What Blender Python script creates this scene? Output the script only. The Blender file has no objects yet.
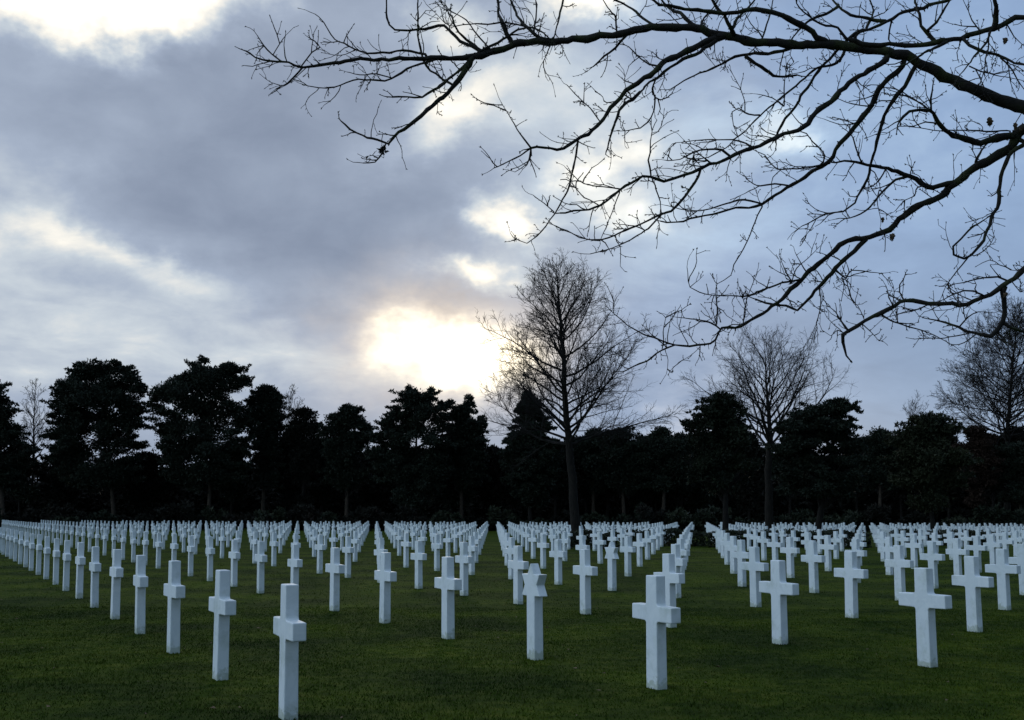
import bpy, math, random
import numpy as np
from mathutils import Vector, Matrix, noise as mnoise

random.seed(7)
scene = bpy.context.scene
COL = scene.collection
R = math.radians

# ------------------------------------------------------------------ camera
F = 1122.2            # focal length in pixels of the 1024 wide picture
HC = 1.617             # eye height
PITCH, ROLL = 0.09836, 0.00302
PPY = 405.0           # the optical axis lies below the middle of the frame
cam_d = bpy.data.cameras.new('camera')
cam = bpy.data.objects.new('camera', cam_d)
COL.objects.link(cam)
cam_d.sensor_width = 36.0
cam_d.shift_y = (PPY - 360) / 1024
cam_d.lens = F / 1024 * 36
cam_d.clip_start, cam_d.clip_end = 0.1, 9000
M = Matrix.Translation((0, 0, HC)) @ Matrix.Rotation(math.pi/2 + PITCH, 4, 'X') @ Matrix.Rotation(ROLL, 4, 'Z')
cam.matrix_world = M
scene.camera = cam
MR = M.to_3x3()
MI = M.inverted()

def ray(px, py):
    return (MR @ Vector((px - 512, PPY - py, -F))).normalized()

def at(px, py, depth):
    """the point seen at a pixel, depth metres ahead (along the ground)"""
    d = ray(px, py)
    return Vector((0, 0, HC)) + d * (depth / d.y)

def proj(p):
    q = MI @ Vector(p)
    return 512 + F * q.x / -q.z, PPY - F * q.y / -q.z

# ------------------------------------------------------------------ helpers
def tag(o, label=None, cat=None, group=None, kind=None):
    for k, v in (('label', label), ('category', cat), ('group', group), ('kind', kind)):
        if v:
            o[k] = v
    return o

def empty(name, loc):
    o = bpy.data.objects.new(name, None)
    o.empty_display_size = 0.3
    o.location = loc
    COL.objects.link(o)
    return o

class MB:
    """collects vertices and faces; build() links them as one mesh object"""
    def __init__(s):
        s.v, s.f = [], []

    def tube(s, pts, rad, sides=6, cap=True):
        n = len(pts)
        base = len(s.v)
        up = None
        for i, p in enumerate(pts):
            t = (pts[min(i+1, n-1)] - pts[max(i-1, 0)])
            if t.length < 1e-9:
                t = Vector((0, 0, 1))
            t.normalize()
            if up is None:
                a = Vector((0, 0, 1)) if abs(t.z) < .9 else Vector((1, 0, 0))
                up = t.cross(a).normalized()
            else:
                up = (up - t * up.dot(t))
                if up.length < 1e-6:
                    up = t.orthogonal()
                up.normalize()
            w = t.cross(up)
            for k in range(sides):
                a = 2*math.pi*k/sides
                s.v.append(p + (up*math.cos(a) + w*math.sin(a)) * rad[i])
        for i in range(n-1):
            for k in range(sides):
                a, b = base+i*sides+k, base+i*sides+(k+1) % sides
                s.f.append((a, b, b+sides, a+sides))
        if cap:
            s.f.append(tuple(base+(n-1)*sides+k for k in range(sides)))
            s.f.append(tuple(base+k for k in reversed(range(sides))))

    def build(s, name, mat, parent=None, smooth=False):
        me = bpy.data.meshes.new(name)
        me.from_pydata([tuple(v) for v in s.v], [], s.f)
        if smooth:
            me.polygons.foreach_set('use_smooth', [True]*len(me.polygons))
        return link_mesh(name, me, mat, parent)

def link_mesh(name, me, mat, parent=None):
    me.materials.append(mat)
    o = bpy.data.objects.new(name, me)
    COL.objects.link(o)
    if parent is not None:
        o.parent = parent
        o.matrix_parent_inverse = Matrix.Translation(-parent.location)
    return o

def tri_mesh(name, verts, mat, parent=None, per=3):
    """verts: (n, per, 3) array of separate faces"""
    n = len(verts)
    me = bpy.data.meshes.new(name)
    me.vertices.add(n*per)
    me.vertices.foreach_set('co', np.asarray(verts, dtype=np.float32).reshape(-1))
    me.loops.add(n*per)
    me.loops.foreach_set('vertex_index', np.arange(n*per, dtype=np.int32))
    me.polygons.add(n)
    me.polygons.foreach_set('loop_start', np.arange(0, n*per, per, dtype=np.int32))
    me.update(calc_edges=True)
    return link_mesh(name, me, mat, parent)

# ------------------------------------------------------------------ materials
def material(name, rough=0.8, spec=0.3):
    m = bpy.data.materials.new(name)
    m.use_nodes = True
    nt = m.node_tree
    b = nt.nodes['Principled BSDF']
    b.inputs['Roughness'].default_value = rough
    b.inputs['Specular IOR Level'].default_value = spec
    return m, nt, b

def noisy(name, stops, scale, rough=0.8, spec=0.3, detail=5, bump=0.0, bump_scale=None, bump_dist=0.01, stretch=None, second=None):
    """base colour from a noise ramp in object space, optionally multiplied by a second coarser one"""
    m, nt, b = material(name, rough, spec)
    N, Lk = nt.nodes, nt.links
    tc = N.new('ShaderNodeTexCoord')
    src = tc.outputs['Object']
    if stretch:
        mp = N.new('ShaderNodeMapping')
        mp.inputs['Scale'].default_value = stretch
        Lk.new(src, mp.inputs['Vector'])
        src = mp.outputs['Vector']
    nz = N.new('ShaderNodeTexNoise')
    nz.inputs['Scale'].default_value = scale
    nz.inputs['Detail'].default_value = detail
    Lk.new(src, nz.inputs['Vector'])
    rp = N.new('ShaderNodeValToRGB')
    el = rp.color_ramp.elements
    while len(el) < len(stops):
        el.new(0.5)
    for e, (p, c) in zip(el, stops):
        e.position = p
        e.color = (*c, 1)
    Lk.new(nz.outputs['Fac'], rp.inputs['Fac'])
    out = rp.outputs['Color']
    if second:
        n2 = N.new('ShaderNodeTexNoise')
        n2.inputs['Scale'].default_value = second[0]
        n2.inputs['Detail'].default_value = 4
        Lk.new(tc.outputs['Object'], n2.inputs['Vector'])
        r2 = N.new('ShaderNodeValToRGB')
        for e, (p, c) in zip(r2.color_ramp.elements, second[1]):
            e.position = p
            e.color = (*c, 1)
        Lk.new(n2.outputs['Fac'], r2.inputs['Fac'])
        mx = N.new('ShaderNodeMix')
        mx.data_type = 'RGBA'
        mx.blend_type = 'MULTIPLY'
        mx.inputs[0].default_value = 1
        Lk.new(out, mx.inputs[6])
        Lk.new(r2.outputs['Color'], mx.inputs[7])
        out = mx.outputs[2]
    Lk.new(out, b.inputs['Base Color'])
    if bump:
        nb = N.new('ShaderNodeTexNoise')
        nb.inputs['Scale'].default_value = bump_scale or scale
        nb.inputs['Detail'].default_value = 6
        Lk.new(src, nb.inputs['Vector'])
        bp = N.new('ShaderNodeBump')
        bp.inputs['Strength'].default_value = bump
        bp.inputs['Distance'].default_value = bump_dist
        Lk.new(nb.outputs['Fac'], bp.inputs['Height'])
        Lk.new(bp.outputs['Normal'], b.inputs['Normal'])
    return m

MAT = {}
def marble():
    m, nt, b = material('white_marble', .5, .3)
    N, Lk = nt.nodes, nt.links
    tc, oi = N.new('ShaderNodeTexCoord'), N.new('ShaderNodeObjectInfo')
    # every stone is cut from another place in the block
    sc = N.new('ShaderNodeVectorMath'); sc.operation = 'SCALE'
    sc.inputs[0].default_value = (37, 19, 53)
    Lk.new(oi.outputs['Random'], sc.inputs['Scale'])
    ad = N.new('ShaderNodeVectorMath'); ad.operation = 'ADD'
    Lk.new(tc.outputs['Object'], ad.inputs[0]); Lk.new(sc.outputs[0], ad.inputs[1])
    def nz(scale, det, rough, dist=0.0):
        n = N.new('ShaderNodeTexNoise')
        n.inputs['Scale'].default_value, n.inputs['Detail'].default_value = scale, det
        n.inputs['Roughness'].default_value, n.inputs['Distortion'].default_value = rough, dist
        Lk.new(ad.outputs[0], n.inputs['Vector'])
        return n.outputs['Fac']
    def ramp(src, stops):
        r = N.new('ShaderNodeValToRGB')
        el = r.color_ramp.elements
        while len(el) < len(stops): el.new(.5)
        for e, (p, c) in zip(el, stops):
            e.position = p; e.color = (*c, 1)
        Lk.new(src, r.inputs[0])
        return r.outputs[0]
    def mul(a, b_):
        x = N.new('ShaderNodeMix'); x.data_type = 'RGBA'; x.blend_type = 'MULTIPLY'; x.inputs[0].default_value = 1
        Lk.new(a, x.inputs[6]); Lk.new(b_, x.inputs[7])
        return x.outputs[2]
    base = ramp(oi.outputs['Random'], [(0, (.69, .715, .71)), (1, (.77, .78, .77))])
    veins = ramp(nz(2.2, 7, .62, 1.6), [(.40, (1, 1, 1)), (.485, (.93, .94, .95)), (.53, (1, 1, 1))])
    stain = ramp(nz(4.5, 6, .6), [(.30, (.80, .82, .77)), (.47, (1, 1, 1))])
    # greenish grime and contact shade painted in near the turf, ragged upper edge
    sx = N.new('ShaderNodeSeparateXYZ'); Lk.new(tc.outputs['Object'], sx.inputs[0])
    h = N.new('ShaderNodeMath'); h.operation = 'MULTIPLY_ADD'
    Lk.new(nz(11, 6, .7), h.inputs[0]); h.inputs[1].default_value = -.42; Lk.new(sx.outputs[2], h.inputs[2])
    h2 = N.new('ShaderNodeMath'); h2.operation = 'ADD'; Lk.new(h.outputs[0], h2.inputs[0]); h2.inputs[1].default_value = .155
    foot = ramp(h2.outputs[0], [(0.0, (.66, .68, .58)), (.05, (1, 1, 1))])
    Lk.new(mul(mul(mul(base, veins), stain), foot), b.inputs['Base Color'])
    bp = N.new('ShaderNodeBump'); bp.inputs['Strength'].default_value = .04; bp.inputs['Distance'].default_value = .003
    Lk.new(nz(60, 4, .6), bp.inputs['Height']); Lk.new(bp.outputs[0], b.inputs['Normal'])
    return m
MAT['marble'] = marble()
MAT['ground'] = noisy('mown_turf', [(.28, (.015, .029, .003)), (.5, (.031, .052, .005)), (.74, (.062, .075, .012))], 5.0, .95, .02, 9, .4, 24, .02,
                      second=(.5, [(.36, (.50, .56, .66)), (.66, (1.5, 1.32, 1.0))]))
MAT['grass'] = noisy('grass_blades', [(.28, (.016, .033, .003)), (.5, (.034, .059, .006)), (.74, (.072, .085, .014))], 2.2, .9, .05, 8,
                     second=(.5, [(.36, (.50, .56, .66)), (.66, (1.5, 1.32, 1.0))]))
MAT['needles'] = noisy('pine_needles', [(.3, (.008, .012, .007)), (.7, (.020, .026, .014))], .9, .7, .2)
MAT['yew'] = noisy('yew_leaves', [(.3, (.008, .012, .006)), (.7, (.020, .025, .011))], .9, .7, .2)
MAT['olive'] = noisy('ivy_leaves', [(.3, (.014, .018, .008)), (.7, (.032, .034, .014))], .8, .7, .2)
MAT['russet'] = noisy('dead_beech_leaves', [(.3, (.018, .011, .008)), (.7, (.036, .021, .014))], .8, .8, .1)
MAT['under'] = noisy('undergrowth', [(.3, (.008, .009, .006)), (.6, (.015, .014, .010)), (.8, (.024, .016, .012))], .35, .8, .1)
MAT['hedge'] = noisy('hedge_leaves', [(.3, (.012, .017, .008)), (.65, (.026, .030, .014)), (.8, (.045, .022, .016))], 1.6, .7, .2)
MAT['trunk'] = noisy('tree_bark', [(.3, (.008, .007, .006)), (.7, (.024, .020, .016))], 6, .9, .1, 6, .7, 10, .03, stretch=(3, 3, .6))
MAT['pinebark'] = noisy('pine_bark', [(.3, (.030, .024, .018)), (.7, (.075, .055, .040))], 4, .9, .1, 6, .7, 8, .03, stretch=(3, 3, .6))
MAT['twig'] = noisy('twig_bark', [(.3, (.014, .012, .011)), (.7, (.032, .027, .024))], 3, .9, .1)
MAT['oak'] = noisy('oak_bark', [(.28, (.010, .009, .008)), (.50, (.024, .020, .016)), (.62, (.026, .029, .012)), (.76, (.055, .058, .024))],
                   9, .9, .15, 8, .8, 60, .006)
MAT['oaktwig'] = noisy('oak_twig_bark', [(.3, (.014, .012, .011)), (.7, (.034, .028, .024))], 20, .85, .2)
MAT['leaf'] = noisy('dry_oak_leaf', [(.3, (.07, .045, .026)), (.7, (.16, .10, .06))], 40, .8, .2)

# ------------------------------------------------------------------ ground and grass
me = bpy.data.meshes.new('ground')
S = 4000
me.from_pydata([(-S, -S, 0), (S, -S, 0), (S, S, 0), (-S, S, 0)], [], [(0, 1, 2, 3)])
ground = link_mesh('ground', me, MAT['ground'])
tag(ground, kind='structure', label='dark green mown lawn under the rows of white headstones')

# lattice of the headstones, in rows that run from the front edge away to the left
X0, Z0, TH, KA, IB = -1.78967, 9.17775, 0.474240, 2.40142, 3.54826
def lattice(i, k):
    return Vector((X0 - k*KA*math.sin(TH) + i*IB*math.cos(TH), Z0 + k*KA*math.cos(TH) + i*IB*math.sin(TH), 0))

rng = np.random.default_rng(3)
def blades(n, zmin, zmax, pw, hmin, hmax, wid):
    z = zmin + (zmax - zmin) * rng.random(n)**pw
    x = (rng.random(n)*2 - 1) * (z*.50 + 1.2)
    return x, z, n, hmin, hmax, wid

def make_grass():
    xs, zs, hs, ws = [], [], [], []
    for n, a, b, p, h0, h1, w in ((170000, 7.4, 20, .9, .010, .026, .005), (120000, 9, 60, .9, .010, .028, .009)):
        x, z, *_ = blades(n, a, b, p, h0, h1, w)
        # clumpy growth: height follows slow waves
        cl = .55 + .45*np.sin(x*2.1 + np.sin(z*1.3)*1.7)*np.sin(z*1.7 + np.cos(x*.9)*2)
        xs.append(x); zs.append(z); hs.append((h0 + (h1-h0)*rng.random(n))*(.6+.6*cl)); ws.append(np.full(n, w))
    # longer grass the mower leaves round each stone
    for i in range(8):
        for k in range(10):
            p = lattice(i, k)
            if p.y > 30: continue
            n = 60
            a = rng.random(n)*6.283
            rr = .12 + .09*rng.random(n)
            xs.append(p.x + np.cos(a)*rr*1.05); zs.append(p.y + np.sin(a)*rr*1.05)
            hs.append(.012 + .028*rng.random(n)); ws.append(np.full(n, .005))
    x, z, h, w = map(np.concatenate, (xs, zs, hs, ws))
    n = len(x)
    a = rng.random(n)*6.283
    lean = rng.normal(0, .5, (n, 2))*h[:, None]
    v = np.zeros((n, 3, 3))
    v[:, 0, 0] = x - np.cos(a)*w; v[:, 0, 1] = z - np.sin(a)*w
    v[:, 1, 0] = x + np.cos(a)*w; v[:, 1, 1] = z + np.sin(a)*w
    v[:, 2, 0] = x + lean[:, 0]; v[:, 2, 1] = z + lean[:, 1]; v[:, 2, 2] = h
    v[:, :2, 2] = -.003
    return tri_mesh('grass', v, MAT['grass'])
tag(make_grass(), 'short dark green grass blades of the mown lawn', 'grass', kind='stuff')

# a few dead leaves and wisps lying in the grass
lv = []
for q in range(90):
    z = 7.6 + 22*random.random()**1.2
    x = (random.random()*2-1)*z*.47
    s = random.uniform(.015, .04)
    a = random.random()*6.28
    c, d = math.cos(a)*s, math.sin(a)*s
    t = .03+random.random()*.02
    lv.append([(x-c, z-d, t), (x+d*.5, z-c*.5, t+.012*random.random()), (x+c, z+d, t), (x-d*.5, z+c*.5, t+.015*random.random())])
tag(tri_mesh('fallen_leaves', np.array(lv), MAT['leaf'], per=4), 'small brown dead leaves scattered over the lawn', 'leaves', kind='stuff')

# ------------------------------------------------------------------ headstones
def prism_mesh(name, outline, t_bot, t_top, H, bev):
    """closed outline in (x, z), extruded through y with a slight taper, edges rounded"""
    import bmesh
    bm = bmesh.new()
    fr, bk = [], []
    for x, z in outline:
        t = t_bot + (t_top - t_bot)*max(0, z)/H
        fr.append(bm.verts.new((x, -t/2, z)))
        bk.append(bm.verts.new((x, t/2, z)))
    n = len(fr)
    f1 = bm.faces.new(fr)
    f2 = bm.faces.new(list(reversed(bk)))
    for i in range(n):
        j = (i+1) % n
        bm.faces.new((fr[j], fr[i], bk[i], bk[j]))
    bmesh.ops.recalc_face_normals(bm, faces=bm.faces)
    ed = [e for e in bm.edges if f1 in e.link_faces or f2 in e.link_faces]
    sharp = [e for e in bm.edges if e not in ed and e.calc_face_angle(0) > .9]
    bmesh.ops.bevel(bm, geom=ed + sharp, offset=bev, segments=2, profile=.5, affect='EDGES', clamp_overlap=True)
    me = bpy.data.meshes.new(name)
    bm.to_mesh(me)
    bm.free()
    return me

H = 1.07
def cross_outline():
    wb, wt, a, z0, z1, r = .093, .086, .325, .643, .792, .028
    right = [(wb, -.12), (wb - .004, z0 - r)]
    # coved inner corner under the arm
    for q in range(1, 5):
        t = q/4*math.pi/2
        right.append((wb-.004 + r - r*math.cos(t), z0 - r + r*math.sin(t)))
    right += [(a, z0+.003), (a, z1-.003)]
    for q in range(0, 5):
        t = q/4*math.pi/2
        right.append((wt+.002 + r - r*math.sin(t), z1 + r - r*math.cos(t)))
    right += [(wt, H)]
    return right + [(-x, z) for x, z in reversed(right)]

def star_outline():
    Rr, zc, wb = .245, H - .245, .093
    pts = []
    for q in range(12):
        a = math.pi/2 - q*math.pi/6
        rr = Rr if q % 2 == 0 else Rr/math.sqrt(3)
        pts.append((rr*math.cos(a), zc + rr*math.sin(a)))
    right, left = pts[:5], pts[8:]          # leave the lowest point inside the shaft
    zj = pts[5][1]
    return right + [pts[5], (wb, zj - .003)][1:] + [(wb, -.12), (-wb, -.12), (-wb, zj - .003)] + left

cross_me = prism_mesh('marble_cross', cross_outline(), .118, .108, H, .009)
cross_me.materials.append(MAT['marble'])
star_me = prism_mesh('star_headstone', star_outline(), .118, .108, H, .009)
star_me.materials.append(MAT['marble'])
for m_ in (cross_me, star_me):
    pass

ORD = ['zeroth', 'first', 'second', 'third', 'fourth', 'fifth', 'sixth', 'seventh', 'eighth', 'ninth', 'tenth', 'eleventh', 'twelfth',
       'thirteenth', 'fourteenth', 'fifteenth', 'sixteenth', 'seventeenth', 'eighteenth', 'nineteenth', 'twentieth']
TENS = {2: 'twenty', 3: 'thirty', 4: 'forty', 5: 'fifty'}
def ordinal(n):
    if n <= 20: return ORD[n]
    return TENS[n//10] + ('-' + ORD[n % 10] if n % 10 else 'th') if n % 10 else {2: 'twentieth', 3: 'thirtieth', 4: 'fortieth', 5: 'fiftieth'}[n//10]

HEDGES = [(568, 622, 549), (630, 706, 546), (708, 786, 547), (792, 872, 547), (905, 1000, 545)]
def ground_depth(py):
    # depth on the ground along the picture's middle
    d = ray(512, py)
    return HC / -d.z * d.y
HB = []
for xa, xb, yb in HEDGES:
    zf = ground_depth(yb)
    HB.append((at(xa, yb, zf).x, at(xb, yb, zf).x, zf, zf + 2.6))
def in_bed(p):
    return any(a - .3 < p.x < b + .3 and z0 - .3 < p.y < z1 + .3 for a, b, z0, z1 in HB)

spots = []
for i in range(0, 42):
    seen = 0
    for k in range(0, 52):
        p = lattice(i, k)
        if p.y > 113: continue
        # rows far to the right start further back
        px, py = proj(p + Vector((0, 0, .5)))
        if not (-14 < px < 1040): continue
        if in_bed(p): continue
        seen += 1
        spots.append((p.y, i, k, seen, p))
spots.sort(key=lambda s: s[0])
near, rest = spots[:300], spots[300:]
rot = math.pi/2 + TH          # arms run along the row
GR = 'white marble headstones in straight rows across the lawn'
STARS = {(1, 1), (3, 5), (9, 13), (14, 9), (5, 22)}
for d, i, k, n, p in near:
    star = (i, k) in STARS
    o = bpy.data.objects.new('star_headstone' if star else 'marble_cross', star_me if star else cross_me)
    o.location = p + Vector((random.uniform(-.012, .012), random.uniform(-.012, .012), random.uniform(-.015, .01)))
    o.rotation_euler = (Matrix.Rotation(R(random.gauss(-.5, .3)), 3, 'Y') @ Matrix.Rotation(R(random.gauss(0, .35)), 3, 'X')
                        @ Matrix.Rotation(rot + R(random.gauss(0, .9)), 3, 'Z')).to_euler()
    COL.objects.link(o)
    row = 'leftmost row' if i == 0 else f'{ordinal(i+1)} row from the left'
    what = 'Star of David headstone' if star else 'white marble cross'
    if n == 1:
        lab = f'{what} nearest the camera in the {row}'
    else:
        lab = f'{what}, {ordinal(n)} back from the front of the {row}'
    tag(o, lab, 'headstone' if star else 'cross', GR)

base_v = np.array([v.co[:] for v in cross_me.vertices])
base_f = [tuple(p.vertices) for p in cross_me.polygons]
# the far ones only need their plain outline
far_me = prism_mesh('far', [(.09, -.1), (.09, .643), (.325, .643), (.325, .792), (.087, .792), (.087, H),
                            (-.087, H), (-.087, .792), (-.325, .792), (-.325, .643), (-.09, .643), (-.09, -.1)], .118, .108, H, .006)
bv = [v.co.copy() for v in far_me.vertices]
bf = [tuple(p.vertices) for p in far_me.polygons]
bpy.data.meshes.remove(far_me)
fb = MB()
for d, i, k, n, p in rest:
    mt = Matrix.Translation(p + Vector((0, 0, random.uniform(-.02, .01)))) @ Matrix.Rotation(rot + R(random.gauss(0, .8)), 4, 'Z')
    b0 = len(fb.v)
    fb.v += [mt @ v for v in bv]
    fb.f += [tuple(b0+q for q in f) for f in bf]
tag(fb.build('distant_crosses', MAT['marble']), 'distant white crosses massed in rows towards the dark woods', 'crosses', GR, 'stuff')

# ------------------------------------------------------------------ foliage
def leaf_cloud(centres, radii, counts, size, flat=.7):
    """separate small leaf faces spread through blobs; returns (n,3,3)"""
    out = []
    for c, r, n in zip(centres, radii, counts):
        d = rng.normal(0, 1, (n, 3))
        d /= np.linalg.norm(d, axis=1)[:, None]
        rr = r * rng.random(n)**.42 * (1 + .35*rng.normal(0, 1, n)*.5)
        p = d * rr[:, None]
        p[:, 2] *= flat
        p += np.array(c)
        # each leaf clump a ragged triangle pointing roughly outward
        s = size * rng.uniform(.55, 1.35, n)
        t = d + rng.normal(0, .6, (n, 3)) + np.array([0, 0, .25])
        t /= np.linalg.norm(t, axis=1)[:, None]
        u = np.cross(t, rng.normal(0, 1, (n, 3)))
        u /= np.linalg.norm(u, axis=1)[:, None] + 1e-9
        v = np.zeros((n, 3, 3))
        v[:, 0] = p + u*(s*.33)[:, None]
        v[:, 1] = p - u*(s*.33)[:, None]
        v[:, 2] = p + t*s[:, None]
        out.append(v)
    return np.concatenate(out)

def evergreen(name, rows, trunk_x, base_depth, label, cat='tree', group=None, mat='needles', clump=1.0, dens=1.0, leaf=.25,
              trunk_r=.25, flat=.7, lean=0, n_clumps=None, leaf_n=560, trunk_top=None, depth_k=.8, tops=(), layer=.27):
    """rows: (y, xleft, xright) of the crown's width at several heights, measured at its own distance"""
    Z = base_depth
    root = empty(name, (at(trunk_x, 500, Z).x, Z, 0))
    tag(root, label, cat, group)
    if rows[-1][0] < 490:
        y, a, b_ = rows[-1]
        rows = rows + [(y + (505-y)*.45, a + (b_-a)*.10, b_ - (b_-a)*.10), (488, a + (b_-a)*.3, b_ - (b_-a)*.3)] if name == 'pine_tree' and y < 475 else rows + [(y + (505-y)*.5, a + (b_-a)*.06, b_ - (b_-a)*.06), (505, a + (b_-a)*.22, b_ - (b_-a)*.22)]
    ys = [r[0] for r in rows]
    cs, rs, ns = [], [], []
    area = sum((ys[q+1]-ys[q])*((rows[q][2]-rows[q][1])+(rows[q+1][2]-rows[q+1][1]))/2 for q in range(len(rows)-1))
    ppm = F / Z
    N = n_clumps or max(12, int(area / (ppm*ppm) / (clump*clump) * 1.15 * dens))
    trunk_pts = []
    limbs = []
    ph = [random.random()*6.28, random.random()*6.28]
    per = random.uniform(11, 15)*122/Z
    def span(y):
        a, b = span0(y)
        m, w = (a+b)/2, (b-a)/2
        sl, sr = (1 - layer*(.5+.5*math.sin(6.283*y/per + p)) for p in ph)
        return [m - w*sl, m + w*sr]
    def span0(y):
        for q in range(len(rows)-1):
            if ys[q] <= y <= ys[q+1]:
                t = (y-ys[q])/(ys[q+1]-ys[q])
                return [rows[q][e]+(rows[q+1][e]-rows[q][e])*t for e in (1, 2)]
        return [rows[-1][1], rows[-1][2]]
    tot = 0
    tries = 0
    while tot < N and tries < N*30:
        tries += 1
        y = ys[0] + (ys[-1]-ys[0])*random.random()
        xl, xr = span(y)
        wmax = max(r[2]-r[1] for r in rows)
        if random.random() > (xr-xl)/wmax + .05: continue
        cr = clump*random.uniform(.6, 1.25)
        crp = cr*ppm
        hw = max((xr-xl)/2 - crp*.75, .5)
        mid = (xl+xr)/2
        # toward the rim more often than the heart
        u = random.uniform(-1, 1)
        x = mid + hw*u
        dz = math.sqrt(max(0, 1-u*u))*random.uniform(-1, 1)*max(hw, 2)/ppm*depth_k
        yy = max(y, ys[0] + crp*flat*.7)
        c = at(x, yy, Z)
        c.y += dz
        cs.append(c); rs.append(cr); ns.append(int(leaf_n*(cr/clump)**2*random.uniform(.7, 1.2)))
        tot += 1
    # foliage up the leader, and small tufts that break the outline
    wtop = ys[0]
    for q in range(14):
        y = ys[0] + (ys[-1]-ys[0])*.75*q/14
        xl, xr = span(y)
        cr = min(clump*.8, max(.42, (xr-xl)/ppm*.42))
        cs.append(at((xl+xr)/2 + random.uniform(-.2, .2)*(xr-xl), y + cr*ppm*flat, Z)); rs.append(cr); ns.append(int(leaf_n*(cr/clump)**2*.8)+20)
    # boughs that run out past the rim and thin towards their ends
    for q in range(int(N*.75)):
        y = ys[0] + (min(ys[-1], 485)-ys[0])*random.random()**.9
        xl, xr = span(y)
        side = random.choice((-1, 1))
        edge = xl if side < 0 else xr
        out = random.uniform(-.15, 1.15)*clump*ppm          # how far past the rim, in pixels
        rise = random.uniform(-.35, .55)
        dy = random.uniform(-1.2, 1.2)
        m = random.randint(4, 6)
        for e in range(m):
            t = e/(m-1)
            cr = clump*(.46 - .30*t)*random.uniform(.8, 1.2)
            x = edge - side*clump*ppm*.9*(1-t) + side*out*t
            yy = y + 2 - rise*clump*ppm*t*t + random.uniform(-.8, .8)
            cs.append(at(x, yy, Z) + Vector((0, dy*(1-.4*t), 0))); rs.append(cr); ns.append(int(leaf_n*(.13-.08*t))+5)
    # the several ragged tops
    for tx, ty, tr in tops:
        for q in range(int(5 + tr)):
            yy = ty + random.random()**.8*tr*2.6
            cr = clump*random.uniform(.25, .42)
            cs.append(at(tx + random.uniform(-1, 1)*tr*min(1, .25 + (yy-ty)/(tr*1.6)), yy + cr*ppm*.5, Z) + Vector((0, random.uniform(-.7, .7), 0)))
            rs.append(cr); ns.append(int(leaf_n*.15)+10)
    # tips along the very top
    for q in range(4):
        y = ys[0]+random.uniform(0, 3)
        xl, xr = span(y)
        cs.append(at(random.uniform(xl, xr), y+clump*.4*ppm, Z)); rs.append(clump*.45); ns.append(int(leaf_n*.22))
    v = leaf_cloud([tuple(c) for c in cs], rs, ns, leaf, flat)
    v[:, :, 2] = np.maximum(v[:, :, 2], .05)
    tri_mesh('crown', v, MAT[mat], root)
    top = at((rows[0][1]+rows[0][2])/2, ys[0]+6, Z) if trunk_top is None else at(*trunk_top, Z)
    bot = Vector((at(trunk_x, 500, Z).x, Z, -.2))
    tb = MB()
    pts, rad = [], []
    for q in range(9):
        t = q/8
        p = bot.lerp(top, t)
        p.x += math.sin(t*4+trunk_x)*.12*(1-t)
        pts.append(p); rad.append(trunk_r*(1-.8*t)*(1.35 if q == 0 else 1))
    tb.tube(pts, rad, 8)
    tb2 = MB()
    for c in random.sample(cs, min(len(cs), 26)):
        hb = max(.25, min(.92, (c.z - random.uniform(.8, 2.4)) / max(top.z, 1)))
        s = bot.lerp(top, hb)
        mid = s.lerp(c, .5) + Vector((random.uniform(-.3, .3), random.uniform(-.3, .3), random.uniform(-.1, .4)))
        tb2.tube([s, mid, c], [.09, .06, .025], 4)
    tr = tb.build('trunk', MAT['pinebark' if name == 'pine_tree' else 'trunk'], root, True)
    tb2.build('limbs', MAT['trunk'], root)
    return root

GP = 'dark pines along the edge of the woods'
evergreen('pine_tree', [(380, -18, -2), (393, -26, 5), (404, -32, 12), (420, -36, 20), (436, -40, 25), (462, -40, 24)], 6, 124,
          'dark pine cut off by the left edge of the picture', group=GP)
evergreen('pine_tree', [(364, 84, 126), (372, 74, 134), (381, 64, 140), (390, 57, 143), (402, 50, 145), (422, 47, 144), (442, 50, 143), (470, 62, 138)],
          115, 126, 'tall broad dark pine, the first big one from the left edge', group=GP, clump=1.05, tops=[(116, 352, 7), (98, 359, 6), (79, 361, 6), (61, 378, 5), (132, 366, 5), (141, 381, 4)])
evergreen('pine_tree', [(365, 188, 240), (374, 181, 245), (383, 167, 249), (393, 153, 250), (405, 151, 244), (425, 152, 250), (452, 162, 246)],
          208, 124, 'tall broad dark pine with a rounded double top, right of the first big pine', group=GP, clump=1.1, tops=[(203, 354, 8), (229, 358, 7), (187, 371, 6), (169, 379, 6), (155, 389, 5), (245, 373, 4)])
evergreen('pine_tree', [(387, 259, 275), (397, 251, 281), (412, 246, 286), (440, 248, 286), (460, 252, 282)], 263, 128,
          'lower dark pine against the right side of the double-topped pine', group=GP, tops=[(266, 386, 5), (277, 391, 4), (253, 397, 4)])
evergreen('ivy_tree', [(409, 297, 311), (417, 290, 318), (432, 287, 320), (455, 290, 320)], 305, 127,
          'rounded tree thick with dark foliage between two pines', mat='under', clump=.7, leaf=.25, dens=.7, leaf_n=260)
evergreen('pine_tree', [(405, 340, 355), (413, 333, 363), (423, 322, 371), (445, 321, 370), (465, 326, 366)], 346, 126,
          'small dark pine standing alone left of the bright sun glow', group=GP, tops=[(348, 404, 6), (335, 414, 5), (324, 423, 4), (366, 422, 4)])
evergreen('pine_tree', [(394, 400, 434), (403, 393, 443), (417, 385, 446), (432, 374, 447), (452, 371, 448), (475, 378, 446)], 415, 122,
          'big dark pine directly under the bright sun glow', group=GP, tops=[(409, 382, 6), (430, 388, 6), (395, 405, 5), (441, 400, 4), (386, 417, 5)])
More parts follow.
